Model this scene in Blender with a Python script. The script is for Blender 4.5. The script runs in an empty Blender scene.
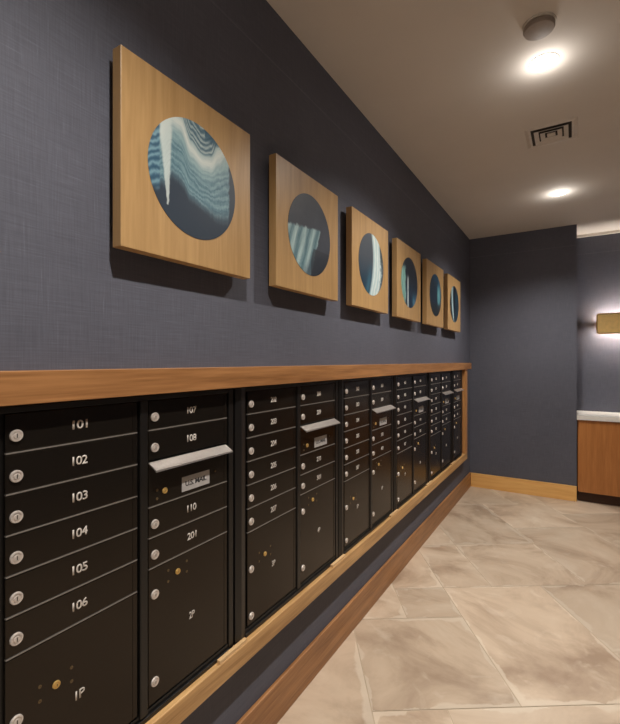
import bpy, bmesh, math, random
from mathutils import Vector, Matrix, noise
random.seed(7)
S = bpy.context.scene
COL = S.collection
PI = math.pi

# ------------------------------------------------------------ camera, world, light, exposure
CX, CZ, F = 1.095, 1.55, 429.0
cam_d = bpy.data.cameras.new('camera')
cam = bpy.data.objects.new('camera', cam_d); COL.objects.link(cam)
cam.location = (CX, 0, CZ)
cam.rotation_euler = (PI/2, 0, math.atan2(263, F))
cam_d.sensor_fit = 'VERTICAL'; cam_d.sensor_height = 36.0
cam_d.lens = 36.0*F/724.0
cam_d.shift_y = -1.0/724.0
cam_d.clip_start = 0.02
S.camera = cam
S.view_settings.view_transform = 'Standard'; S.view_settings.look = 'None'
S.view_settings.gamma = 1.0; S.view_settings.use_curve_mapping = False
S.view_settings.exposure = 0.1
w = bpy.data.worlds.new('world'); S.world = w; w.use_nodes = True
w.node_tree.nodes['Background'].inputs[0].default_value = (1.0, .9, .8, 1)
w.node_tree.nodes['Background'].inputs[1].default_value = 0.25
SPOT_W = 176.0
SPOT_COLOR = (1.0, .95, .88)
GLOW_W = 1.4                     # soft spill of each lens, lights the ceiling around it
SCONCE_E = 175.0

CEIL = 3.06; YB = 5.58; YA = 6.09; XE = 1.13

# ------------------------------------------------------------ helpers
def lin(c):
    return tuple(((v/255)/12.92 if v/255 <= .04045 else (((v/255)+.055)/1.055)**2.4) for v in c)

def new_mat(name):
    m = bpy.data.materials.new(name); m.use_nodes = True
    nt = m.node_tree; b = nt.nodes['Principled BSDF']
    return m, nt, b

def simple(name, rgb, rough=.5, metal=0.0, noise_amt=.06, scale=40, bump=0.0):
    m, nt, b = new_mat(name); N = nt.nodes; L = nt.links
    tc = N.new('ShaderNodeTexCoord'); n = N.new('ShaderNodeTexNoise'); n.inputs['Scale'].default_value = scale
    n.inputs['Detail'].default_value = 4
    L.new(tc.outputs['Object'], n.inputs['Vector'])
    r = N.new('ShaderNodeValToRGB'); c = lin(rgb)
    r.color_ramp.elements[0].position = .3; r.color_ramp.elements[1].position = .7
    r.color_ramp.elements[0].color = (*[v*(1-noise_amt) for v in c], 1)
    r.color_ramp.elements[1].color = (*[min(1, v*(1+noise_amt)) for v in c], 1)
    L.new(n.outputs['Fac'], r.inputs['Fac']); L.new(r.outputs['Color'], b.inputs['Base Color'])
    b.inputs['Roughness'].default_value = rough; b.inputs['Metallic'].default_value = metal
    if bump:
        bp = N.new('ShaderNodeBump'); bp.inputs['Strength'].default_value = bump; bp.inputs['Distance'].default_value = .002
        L.new(n.outputs['Fac'], bp.inputs['Height']); L.new(bp.outputs['Normal'], b.inputs['Normal'])
    return m

def wood(name, dark, light, axis, rough=.45, seed=0.0, grain=1.0):
    """grain runs along the object axis 0/1/2"""
    m, nt, b = new_mat(name); N = nt.nodes; L = nt.links
    tc = N.new('ShaderNodeTexCoord'); mp = N.new('ShaderNodeMapping')
    sc = [14.0]*3; sc[axis] = .9
    mp.inputs['Scale'].default_value = sc; mp.inputs['Location'].default_value = (seed, seed*1.7, seed*.6)
    L.new(tc.outputs['Object'], mp.inputs['Vector'])
    n1 = N.new('ShaderNodeTexNoise'); n1.inputs['Scale'].default_value = 1.6; n1.inputs['Detail'].default_value = 5; n1.inputs['Distortion'].default_value = .6
    L.new(mp.outputs['Vector'], n1.inputs['Vector'])
    mp2 = N.new('ShaderNodeMapping'); sc2 = [160.0*grain]*3; sc2[axis] = 6.0
    mp2.inputs['Scale'].default_value = sc2
    L.new(tc.outputs['Object'], mp2.inputs['Vector'])
    n2 = N.new('ShaderNodeTexNoise'); n2.inputs['Scale'].default_value = 1.0; n2.inputs['Detail'].default_value = 3
    L.new(mp2.outputs['Vector'], n2.inputs['Vector'])
    mx = N.new('ShaderNodeMix'); mx.data_type = 'FLOAT'; mx.inputs[0].default_value = .4
    L.new(n1.outputs['Fac'], mx.inputs[2]); L.new(n2.outputs['Fac'], mx.inputs[3])
    r = N.new('ShaderNodeValToRGB')
    r.color_ramp.elements[0].position = .34; r.color_ramp.elements[1].position = .66
    r.color_ramp.elements[0].color = (*lin(dark), 1); r.color_ramp.elements[1].color = (*lin(light), 1)
    L.new(mx.outputs[0], r.inputs['Fac']); L.new(r.outputs['Color'], b.inputs['Base Color'])
    bp = N.new('ShaderNodeBump'); bp.inputs['Strength'].default_value = .15; bp.inputs['Distance'].default_value = .001
    L.new(n2.outputs['Fac'], bp.inputs['Height']); L.new(bp.outputs['Normal'], b.inputs['Normal'])
    b.inputs['Roughness'].default_value = rough
    return m

def linen(name, base, across):
    """slubbed woven wallcovering; across = the horizontal axis of the wall (0 = x, 1 = y)"""
    m, nt, b = new_mat(name); N = nt.nodes; L = nt.links
    tc = N.new('ShaderNodeTexCoord')
    def layer(scv, sch, s):
        mp = N.new('ShaderNodeMapping'); sc = [1.0, 1.0, scv]; sc[across] = sch; sc[1-across] = .01
        mp.inputs['Scale'].default_value = sc
        L.new(tc.outputs['Object'], mp.inputs['Vector'])
        n = N.new('ShaderNodeTexNoise'); n.inputs['Scale'].default_value = s; n.inputs['Detail'].default_value = 3; n.inputs['Roughness'].default_value = .6
        L.new(mp.outputs['Vector'], n.inputs['Vector']); return n
    nv = layer(9, 260, 1.0); nh = layer(260, 9, 1.0); big = layer(1.6, 1.6, 1.0)
    def rng(n, a, bb, lo, hi):
        r = N.new('ShaderNodeMapRange'); r.inputs[1].default_value = a; r.inputs[2].default_value = bb
        r.inputs[3].default_value = lo; r.inputs[4].default_value = hi; L.new(n.outputs['Fac'], r.inputs[0]); return r
    rv = rng(nv, .35, .7, .91, 1.10); rh = rng(nh, .35, .7, .91, 1.10); rb = rng(big, .3, .7, .94, 1.06)
    mu = N.new('ShaderNodeMath'); mu.operation = 'MULTIPLY'; L.new(rv.outputs[0], mu.inputs[0]); L.new(rh.outputs[0], mu.inputs[1])
    mu2 = N.new('ShaderNodeMath'); mu2.operation = 'MULTIPLY'; L.new(mu.outputs[0], mu2.inputs[0]); L.new(rb.outputs[0], mu2.inputs[1])
    # bright slubs
    slv = rng(nv, .66, .74, 0, .22); slh = rng(nh, .66, .74, 0, .22)
    ad = N.new('ShaderNodeMath'); ad.operation = 'ADD'; L.new(slv.outputs[0], ad.inputs[0]); L.new(slh.outputs[0], ad.inputs[1])
    ad2 = N.new('ShaderNodeMath'); ad2.operation = 'ADD'; L.new(ad.outputs[0], ad2.inputs[0]); L.new(mu2.outputs[0], ad2.inputs[1])
    # horizontal seam of the wallcovering
    sp = N.new('ShaderNodeSeparateXYZ'); L.new(tc.outputs['Object'], sp.inputs[0])
    su = N.new('ShaderNodeMath'); su.operation = 'COMPARE'; su.inputs[1].default_value = 2.83; su.inputs[2].default_value = .004
    L.new(sp.outputs['Z'], su.inputs[0])
    sm = N.new('ShaderNodeMath'); sm.operation = 'MULTIPLY_ADD'; sm.inputs[1].default_value = .25
    L.new(su.outputs[0], sm.inputs[0]); L.new(ad2.outputs[0], sm.inputs[2])
    vm = N.new('ShaderNodeVectorMath'); vm.operation = 'SCALE'; vm.inputs[0].default_value = lin(base)
    L.new(sm.outputs[0], vm.inputs['Scale']); L.new(vm.outputs[0], b.inputs['Base Color'])
    bp = N.new('ShaderNodeBump'); bp.inputs['Strength'].default_value = .25; bp.inputs['Distance'].default_value = .001
    L.new(mu.outputs[0], bp.inputs['Height']); L.new(bp.outputs['Normal'], b.inputs['Normal'])
    b.inputs['Roughness'].default_value = .7
    b.inputs['Specular IOR Level'].default_value = .3
    return m

def emis(name, rgb, e):
    m, nt, b = new_mat(name)
    b.inputs['Base Color'].default_value = (*lin(rgb), 1)
    b.inputs['Emission Color'].default_value = (*lin(rgb), 1); b.inputs['Emission Strength'].default_value = e
    return m

def box(bm, a, b, bev=0.0, seg=2, mi=0):
    a = Vector(a); b = Vector(b); r = bmesh.ops.create_cube(bm, size=1.0)
    vs = r['verts']
    for v in vs:
        v.co = Vector([(a[i]+b[i])/2 + v.co[i]*(b[i]-a[i]) for i in range(3)])
    fs = set(f for v in vs for f in v.link_faces)
    for f in fs: f.material_index = mi
    if bev:
        es = list(set(e for v in vs for e in v.link_edges))
        bmesh.ops.bevel(bm, geom=es, offset=bev, segments=seg, affect='EDGES', profile=.5)

def lathe(bm, prof, n, M):
    """prof: (radius, height) from bottom centre to top centre, revolved about local z, then M"""
    rings = []
    for r, h in prof:
        if r < 1e-6: rings.append([bm.verts.new(M @ Vector((0, 0, h)))])
        else: rings.append([bm.verts.new(M @ Vector((r*math.cos(2*PI*k/n), r*math.sin(2*PI*k/n), h))) for k in range(n)])
    for A, B in zip(rings, rings[1:]):
        for k in range(n):
            k2 = (k+1) % n
            vs = [A[k % len(A)], A[k2 % len(A)], B[k2 % len(B)], B[k % len(B)]]
            u = []
            for v in vs:
                if v not in u: u.append(v)
            if len(u) >= 3: bm.faces.new(u)

def link(name, bm, mats, parent=None, loc=None, smooth=False):
    me = bpy.data.meshes.new(name)
    bmesh.ops.recalc_face_normals(bm, faces=bm.faces)
    bm.to_mesh(me); bm.free()
    for m in (mats if isinstance(mats, (list, tuple)) else [mats]): me.materials.append(m)
    if smooth:
        for p in me.polygons: p.use_smooth = True
        me.set_sharp_from_angle(angle=math.radians(35))
    return link_mesh(name, me, parent, loc)

def link_mesh(name, me, parent=None, loc=None):
    o = bpy.data.objects.new(name, me); COL.objects.link(o)
    if parent: o.parent = parent
    if loc: o.location = loc
    return o

def empty(name, loc, label, cat, group=None):
    o = bpy.data.objects.new(name, None); COL.objects.link(o); o.location = loc
    o.empty_display_size = .1
    return tag(o, label, cat, group)

def tag(o, label=None, cat=None, group=None, kind=None):
    if label: o['label'] = label
    if cat: o['category'] = cat
    if group: o['group'] = group
    if kind: o['kind'] = kind
    return o

def text_mesh(s, height, width, m, depth=.0008, squash=True):
    """a mesh of the text lying in the y-z plane facing +x, centred on the origin"""
    cu = bpy.data.curves.new('text', 'FONT'); cu.body = s; cu.size = 1.0; cu.extrude = .0; cu.resolution_u = 3
    cu.align_x = 'CENTER'; cu.space_character = .9; cu.offset = .014
    tmp = bpy.data.objects.new('tmp', cu); COL.objects.link(tmp)
    bpy.context.view_layer.update()
    dg = bpy.context.evaluated_depsgraph_get()
    me = bpy.data.meshes.new_from_object(tmp.evaluated_get(dg))
    bpy.data.objects.remove(tmp)
    xs = [v.co.x for v in me.vertices]; ys = [v.co.y for v in me.vertices]
    x0, x1, y0, y1 = min(xs), max(xs), min(ys), max(ys)
    k = height/(y1-y0); kx = width/(x1-x0)
    bm = bmesh.new(); bm.from_mesh(me); bpy.data.meshes.remove(me)
    for v in bm.verts:
        v.co = Vector((0, (v.co.x-(x0+x1)/2)*kx, (v.co.y-(y0+y1)/2)*k))
    r = bmesh.ops.extrude_face_region(bm, geom=list(bm.faces))
    for g in r['geom']:
        if isinstance(g, bmesh.types.BMVert): g.co.x += depth
    me = bpy.data.meshes.new('number'); bmesh.ops.recalc_face_normals(bm, faces=bm.faces); bm.to_mesh(me); bm.free()
    me.materials.append(m)
    return me

# ------------------------------------------------------------ materials
M_linen_y = linen('blue grey linen wallcovering', (91, 92, 103), 1)
M_linen_x = linen('blue grey linen wallcovering side', (91, 92, 103), 0)
M_ceil = simple('matt ceiling paint', (210, 203, 196), .85, noise_amt=.02, scale=3)
M_paint = simple('warm wall paint', (190, 178, 164), .8, noise_amt=.02)
M_oak_y = wood('oak running along the wall', (128, 84, 46), (180, 128, 80), 1, .42)
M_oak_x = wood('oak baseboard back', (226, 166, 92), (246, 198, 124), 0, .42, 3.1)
M_oak_z = wood('oak upright', (168, 112, 60), (206, 150, 94), 2, .42, 5.0)
M_oak_rail = wood('light oak rail', (160, 118, 70), (216, 172, 116), 1, .42, 4.0)
M_pale = wood('pale oak lit patch', (205, 165, 115), (226, 190, 142), 1, .5, 2.0)  # pale tone paints light falling on the rail top
M_panel = wood('honey birch panel', (166, 130, 84), (190, 153, 104), 2, .38, 1.3, .6)
M_cab = wood('walnut stained veneer', (164, 102, 50), (188, 124, 66), 2, .4, 8.0, .6)
M_kick = simple('dark brown toe kick', (72, 44, 28), .6)
M_black = simple('dark bronze painted metal', (47, 41, 35), .24, .7, .05, 200); M_black.node_tree.nodes['Principled BSDF'].inputs['Specular IOR Level'].default_value = .6
M_case = simple('black painted metal casing', (17, 15, 14), .4, 0.0, .05, 200)
M_alu = simple('bare aluminium edge', (142, 136, 130), .4, .4, .05, 90)
M_steel = simple('brushed nickel lock', (214, 204, 196), .35, .35, .12, 300)
M_slot = simple('lock keyway', (60, 55, 50), .5, .4)
M_hood = simple('satin aluminium hood', (214, 206, 200), .34, .85, .05, 120)
M_brass = simple('brass lock', (214, 176, 104), .35, .4)
M_goldplate = simple('brushed brass plate', (246, 208, 136), .4, .1, .07, 25)
M_rim = simple('aged brass rim', (150, 108, 52), .35, .5)
M_num = simple('engraved grey lettering', (206, 198, 190), .5, .0)
M_ink = simple('black lettering', (28, 28, 30), .6)
M_label = simple('grey plastic label plate', (176, 172, 170), .5)
M_counter = simple('white quartz', (228, 224, 218), .3, 0, .03, 30)
M_white = simple('white painted trim', (222, 216, 208), .5)
M_det = simple('grey plastic detector', (152, 140, 132), .6)
M_vent = simple('painted metal vent', (206, 198, 190), .5)
M_duct = simple('dark duct interior', (52, 46, 42), .8)
M_lens = emis('downlight lens', (255, 244, 228), 14.0)
M_strip = emis('warm light strip', (255, 244, 232), SCONCE_E)

# ------------------------------------------------------------ floor: modular stone tiles laid on the diagonal
def stone_mat():
    m, nt, b = new_mat('modular sandstone tile'); N = nt.nodes; L = nt.links
    at = N.new('ShaderNodeAttribute'); at.attribute_name = 'tone'
    sep = N.new('ShaderNodeSeparateColor'); L.new(at.outputs['Color'], sep.inputs[0])
    tc = N.new('ShaderNodeTexCoord')
    ofs = N.new('ShaderNodeVectorMath'); ofs.operation = 'MULTIPLY_ADD'
    ofs.inputs[1].default_value = (7, 7, 7)
    L.new(at.outputs['Color'], ofs.inputs[0]); L.new(tc.outputs['Object'], ofs.inputs[2])
    n = N.new('ShaderNodeTexNoise'); n.inputs['Scale'].default_value = 1.7; n.inputs['Detail'].default_value = 8; n.inputs['Distortion'].default_value = 1.0; n.inputs['Roughness'].default_value = .6
    L.new(ofs.outputs[0], n.inputs['Vector'])
    r = N.new('ShaderNodeValToRGB'); e = r.color_ramp.elements
    e[0].position = .3; e[0].color = (*lin((162, 138, 116)), 1)
    e[1].position = .74; e[1].color = (*lin((222, 204, 182)), 1)
    x = e.new(.5); x.color = (*lin((204, 182, 158)), 1)
    L.new(n.outputs['Fac'], r.inputs['Fac'])
    # streaky veins
    n2 = N.new('ShaderNodeTexNoise'); n2.inputs['Scale'].default_value = 3.2; n2.inputs['Detail'].default_value = 6; n2.inputs['Distortion'].default_value = 2.2
    L.new(ofs.outputs[0], n2.inputs['Vector'])
    mr = N.new('ShaderNodeMapRange'); mr.inputs[1].default_value = .58; mr.inputs[2].default_value = .72; mr.inputs[3].default_value = 0; mr.inputs[4].default_value = .4
    L.new(n2.outputs['Fac'], mr.inputs[0])
    mx = N.new('ShaderNodeMix'); mx.data_type = 'RGBA'; L.new(mr.outputs[0], mx.inputs[0]); L.new(r.outputs['Color'], mx.inputs[6])
    mx.inputs[7].default_value = (*lin((224, 208, 188)), 1)
    # chalky worn rim near the joints, broken up by noise (uv holds the distance to the edge)
    uv = N.new('ShaderNodeUVMap'); uv.uv_map = 'edge'
    su = N.new('ShaderNodeSeparateXYZ'); L.new(uv.outputs[0], su.inputs[0])
    n3 = N.new('ShaderNodeTexNoise'); n3.inputs['Scale'].default_value = 5.0; n3.inputs['Detail'].default_value = 5
    L.new(ofs.outputs[0], n3.inputs['Vector'])
    wd = N.new('ShaderNodeMapRange'); wd.inputs[1].default_value = .45; wd.inputs[2].default_value = .75; wd.inputs[3].default_value = .001; wd.inputs[4].default_value = .06
    L.new(n3.outputs['Fac'], wd.inputs[0])
    lt = N.new('ShaderNodeMath'); lt.operation = 'DIVIDE'; L.new(su.outputs['X'], lt.inputs[0]); L.new(wd.outputs[0], lt.inputs[1])
    mr3 = N.new('ShaderNodeMapRange'); mr3.inputs[1].default_value = .7; mr3.inputs[2].default_value = 1.1; mr3.inputs[3].default_value = .5; mr3.inputs[4].default_value = 0
    L.new(lt.outputs[0], mr3.inputs[0])
    mx3 = N.new('ShaderNodeMix'); mx3.data_type = 'RGBA'; L.new(mr3.outputs[0], mx3.inputs[0]); L.new(mx.outputs[2], mx3.inputs[6])
    mx3.inputs[7].default_value = (*lin((226, 212, 192)), 1)
    tone = N.new('ShaderNodeMapRange'); tone.inputs[3].default_value = .80; tone.inputs[4].default_value = 1.08
    L.new(sep.outputs[0], tone.inputs[0])
    vs = N.new('ShaderNodeVectorMath'); vs.operation = 'SCALE'; L.new(mx3.outputs[2], vs.inputs[0]); L.new(tone.outputs[0], vs.inputs['Scale'])
    L.new(vs.outputs[0], b.inputs['Base Color'])
    b.inputs['Roughness'].default_value = .42
    bp = N.new('ShaderNodeBump'); bp.inputs['Strength'].default_value = .2; bp.inputs['Distance'].default_value = .003
    L.new(n2.outputs['Fac'], bp.inputs['Height']); L.new(bp.outputs['Normal'], b.inputs['Normal'])
    return m

def build_floor():
    X0, X1, Y0, Y1 = 0.0, 3.3, -3.0, 6.2
    g = .3375; U0, V0 = 1.93, 1.28
    ang = math.radians(33.6); e1 = Vector((math.cos(ang), math.sin(ang), 0)); e2 = Vector((-math.sin(ang), math.cos(ang), 0))
    bm = bmesh.new(); tone = bm.loops.layers.float_color.new('tone'); uvl = bm.loops.layers.uv.new('edge')
    box(bm, (X0-.05, Y0-.05, -.1), (X1+.05, Y1+.05, -.002), mi=1)
    fixed = [(-2, 0, 2, 2), (0, 0, 2, 3), (0, 3, 1, 2), (1, 3, 2, 2), (1, 5, 2, 3), (3, 3, 2, 3), (2, 1, 2, 2), (-1, 2, 1, 1), (-1, -3, 3, 3), (-2, 2, 1, 2), (-1, 3, 1, 2), (-1, 5, 2, 2), (2, -2, 2, 3)]
    occ = {}; tiles = []
    def put(u, v, a, b_):
        for i in range(a):
            for j in range(b_): occ[(u+i, v+j)] = 1
        tiles.append((u, v, a, b_))
    for t in fixed: put(*t)
    rnd = random.Random(4)
    for v in range(-18, 20):
        for u in range(-18, 20):
            if (u, v) in occ: continue
            opts = [(3, 2), (2, 3), (2, 2), (2, 2), (2, 1), (1, 2), (1, 1)]
            rnd.shuffle(opts); opts.sort(key=lambda t: -(t[0]*t[1])+rnd.random()*3)
            for a, b_ in opts:
                if all((u+i, v+j) not in occ for i in range(a) for j in range(b_)):
                    put(u, v, a, b_); break
    gap = .0025
    for (u, v, a, b_) in tiles:
        ua, ub, va, vb = U0+u*g+gap, U0+(u+a)*g-gap, V0+v*g+gap, V0+(v+b_)*g-gap
        c = e1*((ua+ub)/2)+e2*((va+vb)/2)
        if not (X0-.9 < c.x < X1+.9 and Y0-.9 < c.y < Y1+.9): continue
        t = (rnd.random(), rnd.random(), rnd.random(), 1)
        inset = .08
        P = {}
        us = [ua, ua+inset, ub-inset, ub]; vs = [va, va+inset, vb-inset, vb]
        def w2(p, q): return e1*p+e2*q
        grid = [[bm.verts.new(w2(us[i], vs[j])) for j in range(4)] for i in range(4)]
        dist = lambda i, j: 0.0 if i in (0, 3) or j in (0, 3) else inset
        ring = [(0, 0), (3, 0), (3, 3), (0, 3)]; inn = [(1, 1), (2, 1), (2, 2), (1, 2)]
        quads = [[ring[k], ring[(k+1) % 4], inn[(k+1) % 4], inn[k]] for k in range(4)] + [inn]
        for q in quads:
            f = bm.faces.new([grid[i][j] for i, j in q])
            for lp, (i, j) in zip(f.loops, q):
                lp[tone] = t; lp[uvl].uv = (dist(i, j), 0)
    bmesh.ops.delete(bm, geom=[v for v in bm.verts if not v.link_faces], context='VERTS')
    # trim the tiles to the room outline
    for co, no in (((X0, 0, 0), (-1, 0, 0)), ((X1, 0, 0), (1, 0, 0)), ((0, Y0, 0), (0, -1, 0)), ((0, Y1, 0), (0, 1, 0))):
        bmesh.ops.bisect_plane(bm, geom=bm.verts[:]+bm.edges[:]+bm.faces[:], plane_co=co, plane_no=no, clear_outer=True)
    for f in bm.faces:
        if f.material_index == 0 and f.normal.z < 0: f.normal_flip()
    me = bpy.data.meshes.new('floor'); bm.to_mesh(me); bm.free()
    me.materials.append(stone_mat()); me.materials.append(simple('grout', (190, 170, 146), .8))
    tag(link_mesh('floor', me), kind='structure')
build_floor()

def struct(name, a, b, m, bev=0):
    bm = bmesh.new(); box(bm, a, b, bev)
    return tag(link(name, bm, m), kind='structure')
struct('ceiling', (-.1, -3.1, CEIL), (3.4, 6.3, CEIL+.1), M_ceil)
struct('wall_left', (-.12, -3.0, 0), (0, YA+.1, CEIL), M_linen_y)
struct('wall_back', (0, YB, 0), (XE, YA, CEIL), M_linen_x)
struct('wall_alcove', (0, YA, 0), (3.3, YA+.12, CEIL), M_linen_x)
struct('wall_right', (3.3, -3.0, 0), (3.4, 6.2, CEIL), M_linen_y)
struct('wall_rear', (-.12, -3.1, 0), (3.4, -3.0, CEIL), M_linen_x)
struct('trim_1', (XE, YA-.02, CEIL-.03), (3.3, YA, CEIL), M_white)
struct('baseboard_left', (0, -3.0, 0), (.018, YB, .172), M_oak_y, .004)
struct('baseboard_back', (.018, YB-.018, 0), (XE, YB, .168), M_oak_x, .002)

# ------------------------------------------------------------ oak ledge and surround
bm = bmesh.new(); box(bm, (0, .22, 1.4545), (.072, 5.32, 1.528), .0015)
tag(link('wooden_ledge', bm, M_oak_y), 'long honey oak ledge running above the black mailboxes', 'ledge')
ZF0, ZF1 = .427, .5015
sr = empty('bottom_rail', (0, 2.7, ZF0), 'long light oak rail running beneath the black mailboxes, above the baseboard', 'rail')
def local(bm, root):
    for v in bm.verts: v.co -= Vector(root.location)
    return bm
bm = bmesh.new(); box(bm, (0, .25, ZF0), (.06, 5.15, ZF1), .004); link('rail_board', local(bm, sr), M_oak_rail, sr)
bm = bmesh.new(); box(bm, (0, 5.05, ZF1), (.06, 5.15, 1.454), .002)
tag(link('end_post', bm, M_oak_z), 'upright light oak post closing the far end of the mailboxes', 'post')

# ------------------------------------------------------------ mailbox units
XD = .035                       # door face
P = .0907; ZT = 1.436           # row pitch, top of the first door
DW = .335
Ls = [.452, 1.272, 2.088, 2.908, 3.752, 4.60]

def door_mesh(h):
    bm = bmesh.new()
    box(bm, (-.0085, -DW/2, -h/2+.003), (0, DW/2, h/2-.003), .0018)
    # shallow turned lip along the hinge side
    box(bm, (-.004, DW/2-.016, -h/2+.006), (.0012, DW/2-.012, h/2-.006), .0005)
    me = bpy.data.meshes.new('door'); bmesh.ops.recalc_face_normals(bm, faces=bm.faces); bm.to_mesh(me); bm.free(); me.materials.append(M_black)
    return me
RX = Matrix.Rotation(PI/2, 4, 'Y')          # z axis -> x axis
def lock_mesh(r, mat, h=.006):
    bm = bmesh.new()
    lathe(bm, [(0, 0), (r, 0), (r, h*.5), (r*.93, h*.8), (r*.72, h*.85), (r*.66, h*.55), (r*.5, h*.6), (r*.44, h), (0, h)], 28, RX)
    box(bm, (h*.9, -r*.07, -r*.34), (h+.0004, r*.07, r*.34), mi=1)
    me = bpy.data.meshes.new('lock'); bmesh.ops.recalc_face_normals(bm, faces=bm.faces); bm.to_mesh(me); bm.free()
    me.materials.append(mat); me.materials.append(M_slot)
    return me
D1 = door_mesh(P); DPA = door_mesh(1.018-.658+.0); DPB = door_mesh(1.018-.613); DSL = door_mesh(.432-.2955)
LOCK = lock_mesh(.0136, M_steel); BRASS = lock_mesh(.009, M_brass, .005)
bm = bmesh.new(); lathe(bm, [(0, 0), (.0042, 0), (.0042, .001), (.003, .0016), (.0018, .0016), (.0015, .0004), (0, .0004)], 14, RX)
RIV = bpy.data.meshes.new('rivet'); bm.to_mesh(RIV); bm.free(); RIV.materials.append(simple('dark rivet', (110, 92, 66), .35, .5))
bm = bmesh.new(); box(bm, (-.006, -DW/2+.001, -.0016), (.0012, DW/2-.001, .0016), .0004)
EDGE = bpy.data.meshes.new('shelf_edge'); bm.to_mesh(EDGE); bm.free(); EDGE.materials.append(M_alu)
# folded metal rain hood over the outgoing slot
bm = bmesh.new()
prof = [(0, 0), (.034, -.019), (.035, -.024), (.032, -.024), (.031, -.0215), (0, -.003)]
va = [bm.verts.new((x, -DW/2, z)) for x, z in prof]; vb = [bm.verts.new((x, DW/2-.008, z)) for x, z in prof]
n = len(prof)
for k in range(n): bm.faces.new([va[k], va[(k+1) % n], vb[(k+1) % n], vb[k]])
bm.faces.new(va); bm.faces.new(vb[::-1]); bmesh.ops.recalc_face_normals(bm, faces=bm.faces)
HOOD = bpy.data.meshes.new('hood'); bm.to_mesh(HOOD); bm.free(); HOOD.materials.append(M_hood)
bm = bmesh.new(); box(bm, (0, -.0605, -.0235), (.0014, .0605, .0235), .0004)
LAB = bpy.data.meshes.new('label_plate'); bm.to_mesh(LAB); bm.free(); LAB.materials.append(M_label)
USM = text_mesh('U.S. MAIL', .0165, .092, M_ink, .0006)

def add_locks(d, hdoor, rows_lock):
    for z in rows_lock: link_mesh('lock', LOCK, d, (0, -DW/2+.0215, z-.003))
def number(d, s, z=0, wdt=None):
    link_mesh('number', text_mesh(s, .0225, wdt or .013*len(s), M_num), d, (0, 0, z))

def column(root, yc, kind, nums, pnum):
    """yc: y of the column centre relative to the unit; kind a = six doors, b = outgoing slot column"""
    def at(h): return CZ - h - root.location.z
    H = .114
    def single(h, s):
        d = link_mesh('mailbox_door', D1, root, (XD, yc, at(h+P/2)))
        add_locks(d, P, [-.004]); number(d, s)
    edges = []
    if kind == 'a':
        for k in range(6):
            single(H+k*P, nums[k]); edges.append(H+(k+1)*P)
        top = .658; me = DPA; brass = .7776; locks = (.801, .981)
    else:
        for k in range(2): single(H+k*P, nums[k])
        edges += [H+P]
        d = link_mesh('outgoing_mail_panel', DSL, root, (XD, yc, at((.2955+.432)/2)))
        link_mesh('hood', HOOD, d, (0, 0, .0655))
        link_mesh('label_plate', LAB, d, (0, .018, -.030))
        link_mesh('lettering', USM, d, (.0014, .018, -.030))
        link_mesh('arrow_lock', BRASS, d, (0, -DW/2+.058, -.030))
        for yy, zz in ((-DW/2+.030, -.022), (-DW/2+.030, -.048), (DW/2-.06, -.018)): link_mesh('rivet', RIV, d, (0, yy, zz))
        edges.append(.432)
        single(.432, nums[2]); single(.432+P, nums[3]); edges += [.432+P, .613]
        top = .613; me = DPB; brass = .661; locks = (.690, .949)
    d = link_mesh('parcel_door', me, root, (XD, yc, at((top+1.018)/2)))
    mid = (top+1.018)/2
    add_locks(d, 0, [mid-l for l in locks]); number(d, pnum, -.010 if kind == 'b' else 0, .012*len(pnum))
    yb = -DW/2+.1085
    link_mesh('brass_lock', BRASS, d, (0, yb, mid-brass))
    for dy in (-.037, .037):
        for dz in (.018, -.016): link_mesh('rivet', RIV, d, (0, yb+dy, mid-brass+dz))
    for h in edges: link_mesh('shelf_edge', EDGE, root, (XD-.0005, yc, at(h)))

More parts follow.
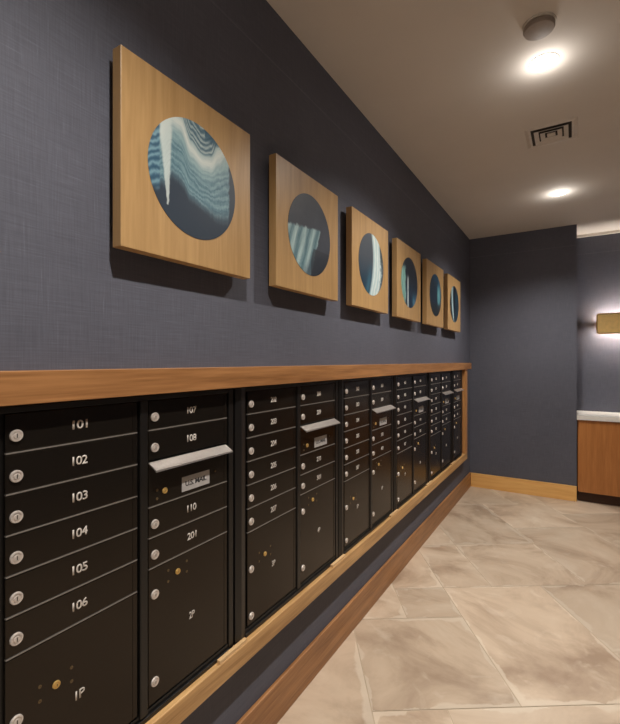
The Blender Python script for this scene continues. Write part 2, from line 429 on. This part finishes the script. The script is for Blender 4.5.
specs = [
 (['101', '102', '103', '104', '105', '106'], '1P', ['107', '108', '110', '201'], '2P', 'black mailbox unit nearest the camera with doors 101 to 106 and a slot hood'),
 (['202', '203', '204', '205', '206', '207'], '3P', ['208', '209', '210', '301'], '4P', 'black mailbox unit directly right of the one holding doors 101 to 110'),
 (['302', '303', '304', '305', '306', '307'], '5P', ['308', '309', '310', '401'], '6P', 'black mailbox unit directly below the third square wall panel from the left'),
 (['402', '403', '404', '405', '406', '407'], '7P', ['408', '409', '410', '501'], '8P', 'black mailbox unit below the fourth square wall panel from the left'),
 (['502', '503', '504', '505', '506', '507'], '9P', ['508', '509', '510', '601'], '10P', 'farthest two-column black mailbox unit, next to the single-column one'),
 (None, None, ['602', '603', '604', '605'], '11P', 'single-column black mailbox unit against the far oak side rail'),
]
ends = []
for i, (na, pa, nb, pb, lab) in enumerate(specs):
    L0 = Ls[i]
    y0 = L0-.072 if i else L0-.062
    wide = na is not None
    y1 = (L0+.372+DW if wide else L0+DW)
    y1o = (Ls[i+1]-.074) if i+1 < len(Ls) else 5.048
    r = empty('mailbox_unit', (0, (y0+y1o)/2, ZF1), lab, 'mailbox', 'mailbox units along the left wall')
    oy = r.location.y; oz = r.location.z
    bm = bmesh.new()
    top = 1.4535-oz
    box(bm, (0, y0-oy, 0), (.026, y1o-oy, top-.004))
    # proud left post with a slightly peaked face
    w = .056 if i else .046
    for zz0, zz1 in ((.002, top-.006),):
        a = y0-oy; b_ = a+w
        pv = [(.026, a), (.037, a), (.0435, (a+b_)/2), (.037, b_), (.026, b_)]
        A = [bm.verts.new((x, y, zz0)) for x, y in pv]; B = [bm.verts.new((x, y, zz1)) for x, y in pv]
        for k in range(5): bm.faces.new([A[k], A[(k+1) % 5], B[(k+1) % 5], B[k]])
        bm.faces.new(A[::-1]); bm.faces.new(B)
    if wide:
        box(bm, (.026, L0+DW+.006-oy, .018), (.040, L0+.372-.005-oy, top-.018), .004, 3)
    box(bm, (.026, y1+.008-oy, 0.0), (.036, min(y1o, y1+.032)-oy, top-.006), .002)
    box(bm, (.026, y0+w-oy, top-.018), (.034, y1+.008-oy, top-.005), .001)       # head
    box(bm, (.026, y0+w-oy, .0), (.041, y1+.008-oy, .014), .0015)                # sill flange
    box(bm, (.026, y0+w-oy, .016), (.033, y1+.008-oy, .026), .001)
    link('casing', bm, M_case, r)
    if wide:
        column(r, L0+DW/2-oy, 'a', na, pa); column(r, L0+.372+DW/2-oy, 'b', nb, pb)
    else:
        column(r, L0+DW/2-oy, 'b', nb, pb)
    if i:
        bm = bmesh.new(); box(bm, (.042, y0-.10, ZF1), (.0565, y0+.045, ZF1+.012), .001)  # added block, its pale colour imitates a lit patch at the unit joint
        link('lit_patch', local(bm, sr), M_pale, sr)['label'] = 'pale block added as a lit patch on the rail'

# ------------------------------------------------------------ six square wall panels with round artworks
def fbm(x, y, s=0.0): return noise.fractal(Vector((x, y, s)), 1.0, 2.0, 4)*.9
def sm(a, b, x):
    t = max(0, min(1, (x-a)/(b-a))); return t*t*(3-2*t)
def mix(a, b, t): return tuple(a[i]+(b[i]-a[i])*t for i in range(3))
NAVY = (44, 56, 70)
def interp(u, P_):
    for (x0, y0), (x1, y1) in zip(P_, P_[1:]):
        if u <= x1:
            t = (u-x0)/(x1-x0); t = t*t*(3-2*t); return y0+(y1-y0)*t
    return P_[-1][1]
F1 = [(-1.01, .25), (-.8, .50), (-.56, .86), (-.36, .84), (-.12, .50), (.14, .38), (.34, .42), (.55, .66), (.74, .86), (1.01, .95)]
B1 = [(-1.01, -.5), (-.72, -.35), (-.53, -.16), (-.34, -.22), (-.12, -.42), (.2, -.50), (.5, -.60), (.78, -.58), (.9, -.1), (1.01, .2)]
def art1(u, v):
    f = interp(u, F1); bo = interp(u, B1)+.05*fbm(u*14, 1, 5)
    s = (v-bo)/(f-bo)
    fine = .5+.5*fbm(u*6, s*46, 3); st = .5+.5*math.sin(s*58+4*fbm(u*3, s*5, 2)); hatch = .5+.5*fbm(u*50, v*6, 9)
    c = NAVY
    teal = mix((56, 92, 110), (150, 180, 184), .35*st+.35*fine+.3*hatch)
    teal = mix(teal, (176, 200, 200), sm(.5, .85, s)*.45)
    c = mix(c, teal, sm(-.05, .22, s))
    c = mix(c, (214, 220, 214), math.exp(-((s-1.0)/.14)**2)*(.8+.2*fine))
    if s > 1.12: c = mix(c, mix((50, 84, 104), (196, 208, 204), .65*st+.35*fine), sm(1.12, 1.2, s))
    if s > 1.12 and .2 < u < .62: c = mix(c, (48, 84, 106), sm(.75, .88, v)*.8)
    # dark rim on the right, outside the sweep
    c = mix(c, NAVY, sm(.80, .86, u+.03*fbm(v*9, 1, 4))*sm(.62, .5, abs(v-.3)))
    # pale spike hanging from the left of the arch
    if v > -.60:
        wsp = .02+.13*max(0, min(1, (v+.58)/1.2))
        e = abs(u+.64+.04*v+.012*fbm(v*9, 2, 1))/wsp
        c = mix(c, (204, 214, 210), (1-sm(.6, 1.1, e))*.95*(.85+.15*fine))
    if u < -.76:
        c = mix(c, mix((44, 80, 106), (120, 158, 172), .5+.5*math.sin(v*48-u*26+3*fbm(u*5, v*5, 8))), sm(-.76, -.80, u)*sm(-.5, -.3, v)*.9)
    return c
def art2(u, v):
    c = mix((48, 55, 68), (62, 68, 80), .5+.5*fbm(u*2, v*2, 4))
    q = u-.38*v                                   # steep diagonal streaks
    st = .5+.5*math.sin(q*17+1.2*fbm(q*6, v*1.2, 7)); fine = .5+.5*fbm(q*40, v*3, 8)
    k = sm(.22, .14, v-.12*u+.04*fbm(u*9, v*9, 2))*sm(.42, .36, q+.05*fbm(v*6, u, 1))
    k *= 1-.55*sm(.0, .5, -v-.4+.9*u)
    c = mix(c, mix((58, 96, 110), (200, 222, 220), .6*st+.4*fine), k)
    if u > .0 and v < -.3 and q > .25: c = mix(c, (30, 38, 48), .6)
    return c
def art3(u, v):
    c = mix((66, 74, 84), (36, 60, 78), sm(.3, -.8, v))
    b = u-(.02-.22*(v*v)+.10*v)
    st = .5+.5*math.sin(b*30+2*fbm(u*3, v*2, 3)); fine = .5+.5*fbm(u*26, v*2, 4)
    c = mix(c, mix((150, 182, 190), (226, 228, 220), .5*st+.5*fine), sm(.0, .16, b)*sm(.95, .7, b+.12*fbm(v*8, u*8, 1)))
    c = mix(c, (60, 120, 140), .6*sm(.2, -.7, v)*math.exp(-((b+.12)/.14)**2))
    if b > .62: c = mix(c, (60, 72, 78), sm(.62, .72, b)*sm(-.1, .4, v+.3*fbm(v*9, u*9, 6)))
    return c
def art4(u, v):
    c = mix((28, 36, 48), (24, 48, 70), sm(.3, -.6, v))
    fine = .5+.5*fbm(u*22, v*2.4, 4)
    c = mix(c, mix((70, 130, 120), (176, 205, 200), fine), sm(-.42, -.55, u+.1*fbm(u, v*4, 2))*sm(.75, .35, v))
    c = mix(c, (206, 218, 216), math.exp(-((u+.22)/.08)**2)*sm(.35, .1, v))
    c = mix(c, mix((24, 62, 96), (110, 170, 190), fine), sm(.2, .5, u)*sm(-.25, -.7, v)*.9)
    return c
def art5(u, v):
    c = mix((26, 34, 46), (24, 58, 82), .5+.5*fbm(u*3, v*3, 4))
    fine = .5+.5*fbm(u*12+v*6, v*4, 5)
    d = math.hypot((u-.55)*1.4, (v-.05)*.75)
    c = mix(c, mix((60, 130, 146), (150, 206, 206), fine), sm(.62, .15, d))
    c = mix(c, (40, 104, 140), sm(.2, .9, v+.3*u)*fine*.8)
    return mix(c, (26, 36, 40), sm(-.3, -.6, v)*.8)
def art6(u, v):
    c = mix((20, 30, 40), (24, 72, 92), sm(-.1, .5, u)*(.5+.5*fbm(u*4, v*2, 2)))
    fine = .5+.5*fbm(u*18, v*2, 5)
    b = u+.48-.18*v*v+.2*v
    c = mix(c, mix((110, 160, 172), (216, 224, 220), fine), math.exp(-(b/.20)**2))
    return mix(c, (12, 16, 22), sm(.15, .0, abs(u+.02-.1*v))*.8)
def art_mat():
    m, nt, b = new_mat('printed artwork pigment'); a = nt.nodes.new('ShaderNodeAttribute'); a.attribute_name = 'pigment'
    nt.links.new(a.outputs['Color'], b.inputs['Base Color']); b.inputs['Roughness'].default_value = .4
    return m
M_art = art_mat()
def disc(R, fn, nr, na):
    bm = bmesh.new(); rings = [[bm.verts.new((0, 0, 0))]]
    for i in range(1, nr+1):
        rr = R*i/nr
        rings.append([bm.verts.new((0, rr*math.cos(2*PI*k/na), rr*math.sin(2*PI*k/na))) for k in range(na)])
    for A, B in zip(rings, rings[1:]):
        for k in range(na):
            k2 = (k+1) % na
            bm.faces.new([A[0], B[k], B[k2]] if len(A) == 1 else [A[k], B[k], B[k2], A[k2]])
    # rim down to the panel
    rim = [bm.verts.new((-.0012, v.co.y, v.co.z)) for v in rings[-1]]
    for k in range(na): bm.faces.new([rings[-1][k], rim[k], rim[(k+1) % na], rings[-1][(k+1) % na]])
    me = bpy.data.meshes.new('artwork'); bm.to_mesh(me); bm.free()
    ca = me.color_attributes.new('pigment', 'FLOAT_COLOR', 'POINT')
    for v, d in zip(me.vertices, ca.data):
        c = lin([max(0, min(255, x)) for x in fn(v.co.y/R, v.co.z/R)]); d.color = (*c, 1)
    me.materials.append(M_art)
    return me
PS = .541; PZ = 2.130
arts = [(art1, 110, 360, 'nearest, leftmost square wood panel, round print of pale teal waves with a white spike'),
        (art2, 60, 240, 'square wood panel with round slate print crossed by diagonal teal streaks'),
        (art3, 50, 200, 'square wood panel, round print half grey and half white vertical sweep'),
        (art4, 44, 160, 'square wood panel, round black print with thin white vertical streak at left'),
        (art5, 40, 140, 'square wood panel, round navy print with a turquoise patch at right'),
        (art6, 40, 140, 'square wood panel nearest the corner, dark round print with pale left crescent')]
bm = bmesh.new(); box(bm, (-.036, -PS/2, -PS/2), (0, PS/2, PS/2), .0012)
bmesh.ops.recalc_face_normals(bm, faces=bm.faces)
PAN = bpy.data.meshes.new('wood_board'); bm.to_mesh(PAN); bm.free(); PAN.materials.append(M_panel)
bm = bmesh.new(); box(bm, (-.060, -.15, .1), (-.036, .15, .14)); BAT = bpy.data.meshes.new('hanging_cleat'); bm.to_mesh(BAT); bm.free(); BAT.materials.append(M_oak_y)
for i, (fn, nr, na, lab) in enumerate(arts):
    y = .716+i*.7056+PS/2
    r = empty('wall_art_panel', (0.0605, y, PZ), lab, 'wall art', 'square wall panels with round prints')
    pb = link_mesh('board', PAN, r)
    link_mesh('hanging_cleat', BAT, r)
    link_mesh('round_print', disc(.185, fn, nr, na), r, (.0013, 0, 0))

# ------------------------------------------------------------ ceiling fittings
def spot(name, parent, loc, W):
    l = bpy.data.lights.new(name, 'SPOT'); l.energy = W; l.color = SPOT_COLOR; l.spot_size = math.radians(135); l.spot_blend = .78
    l.shadow_soft_size = .035
    o = bpy.data.objects.new(name, l); COL.objects.link(o); o.parent = parent; o.location = loc
bm = bmesh.new()
lathe(bm, [(.060, .0), (.068, 0), (.0675, -.002), (.061, -.003), (.060, 0)], 48, Matrix.Identity(4))
RING = bpy.data.meshes.new('trim_ring'); bmesh.ops.recalc_face_normals(bm, faces=bm.faces); bm.to_mesh(RING); bm.free(); RING.materials.append(M_white)
bm = bmesh.new(); lathe(bm, [(0, -.0055), (.04, -.005), (.0604, -.003), (.0604, 0), (0, 0)], 48, Matrix.Identity(4))
LENS = bpy.data.meshes.new('lens'); bmesh.ops.recalc_face_normals(bm, faces=bm.faces); bm.to_mesh(LENS); bm.free(); LENS.materials.append(M_lens)
for x, y, lab in ((.97, 2.465, 'bright recessed round downlight in front of the grey ceiling disc'),
             (.988, 4.456, 'smaller-looking recessed round downlight beyond the square vent, near the back wall'),
             (.97, .47, None), (.97, -1.52, None)):
    r = empty('ceiling_downlight', (x, y, CEIL), lab or 'recessed round downlight above and behind the camera position', 'ceiling light', 'recessed downlights')
    link_mesh('trim_ring', RING, r); link_mesh('lens', LENS, r)
    spot('downlight_beam', r, (0, 0, -.012), SPOT_W)
    if GLOW_W:
        l = bpy.data.lights.new('downlight_glow', 'POINT'); l.energy = GLOW_W; l.color = SPOT_COLOR; l.shadow_soft_size = .03
        o = bpy.data.objects.new('downlight_glow', l); COL.objects.link(o); o.parent = r; o.location = (0, 0, -.07)

r = empty('ceiling_detector', (.965, 2.175, CEIL), 'grey round disc detector on the ceiling just above the brightest light', 'detector')
bm = bmesh.new(); lathe(bm, [(0, 0), (.068, 0), (.068, -.008), (0, -.008)], 48, Matrix.Identity(4)); link('mounting_base', bm, M_white, r, smooth=True)
bm = bmesh.new(); lathe(bm, [(0, -.0081), (.06, -.0081), (.064, -.012), (.064, -.024), (.060, -.031), (.03, -.034), (0, -.034)], 48, Matrix.Identity(4)); link('cover', bm, M_det, r, smooth=True)

r = empty('ceiling_vent', (.972, 3.27, CEIL), 'square stepped air vent in the ceiling between the two downlights', 'vent')
def ring_frustum(bm, a0, z0, a1, z1, t=.0015):
    for off in (0, t):
        A = [bm.verts.new((sx*a0, sy*a0, z0+off)) for sx, sy in ((-1, -1), (1, -1), (1, 1), (-1, 1))]
        B = [bm.verts.new((sx*a1, sy*a1, z1+off)) for sx, sy in ((-1, -1), (1, -1), (1, 1), (-1, 1))]
        for k in range(4): bm.faces.new([A[k], A[(k+1) % 4], B[(k+1) % 4], B[k]])
bm = bmesh.new(); box(bm, (-.125, -.125, -.0015), (.125, .125, 0)); link('duct_opening', bm, M_duct, r)
bm = bmesh.new(); ring_frustum(bm, .150, -.001, .128, -.007); ring_frustum(bm, .128, -.007, .116, -.004); link('outer_frame', bm, M_vent, r)
for a in (.098, .062):
    bm = bmesh.new(); ring_frustum(bm, a, -.012, a-.026, -.003); link('louver', bm, M_vent, r)
bm = bmesh.new(); box(bm, (-.024, -.024, -.006), (.024, .024, -.003)); link('centre_plate', bm, M_vent, r)

# ------------------------------------------------------------ alcove: cabinet, counter, sconce
cb = empty('base_cabinet', (2.4, 5.8, 0), 'flat-fronted brown wood cabinet in the alcove beneath the white counter', 'cabinet')
bm = bmesh.new(); box(bm, (1.14, 5.57, .118), (3.295, YA-.005, .905), .001); link('body', local(bm, cb), M_cab, cb)
for k in range(3):
    x0 = 1.15+k*.715
    bm = bmesh.new(); box(bm, (x0, 5.55, .118), (x0+.711, 5.57, .900), .0015); link('door', local(bm, cb), M_cab, cb)
bm = bmesh.new(); box(bm, (1.14, 5.63, 0), (3.295, 6.0, .118)); link('toe_kick', local(bm, cb), M_kick, cb)
bm = bmesh.new(); box(bm, (XE+.001, 5.53, .9055), (3.295, YA-.002, .955), .003)
tag(link('countertop', bm, M_counter), 'white stone countertop on the brown wood cabinet in the alcove', 'countertop')

sx0, sx1, sz0, sz1 = 1.325, 1.90, 1.86, 2.10
sc = empty('wall_sconce', ((sx0+sx1)/2, YA, 1.98), 'brass rounded rectangular sconce glowing on the alcove wall above the counter', 'wall light')
def rrect(bm, x0, x1, z0, z1, r, ya, yb, n=8):
    pts = []
    for cx_, cz_, a0 in ((x1-r, z1-r, 0), (x0+r, z1-r, 90), (x0+r, z0+r, 180), (x1-r, z0+r, 270)):
        for k in range(n+1):
            a = math.radians(a0+90*k/n); pts.append((cx_+r*math.cos(a), cz_+r*math.sin(a)))
    A = [bm.verts.new((x, ya, z)) for x, z in pts]; B = [bm.verts.new((x, yb, z)) for x, z in pts]
    m_ = len(pts)
    for k in range(m_): bm.faces.new([A[k], A[(k+1) % m_], B[(k+1) % m_], B[k]])
    bm.faces.new(A[::-1]); bm.faces.new(B)
bm = bmesh.new(); rrect(bm, sx0, sx1, sz0, sz1, .03, YA-.115, YA-.100); link('face_plate', local(bm, sc), M_rim, sc)
bm = bmesh.new()
rrect(bm, sx0+.012, sx1-.012, sz0+.012, sz1-.012, .022, YA-.118, YA-.1155)
link('raised_centre', local(bm, sc), M_goldplate, sc)
bm = bmesh.new(); box(bm, (sx0+.02, YA-.10, 1.960), (sx1-.02, YA, 2.000), .002); link('mounting_spine', local(bm, sc), M_goldplate, sc)
for z0, z1 in ((2.0005, 2.0015), (1.9585, 1.9595)):
    bm = bmesh.new(); box(bm, (sx0+.03, YA-.092, z0), (sx1-.03, YA-.055, z1)); link('light_strip', local(bm, sc), M_strip, sc)
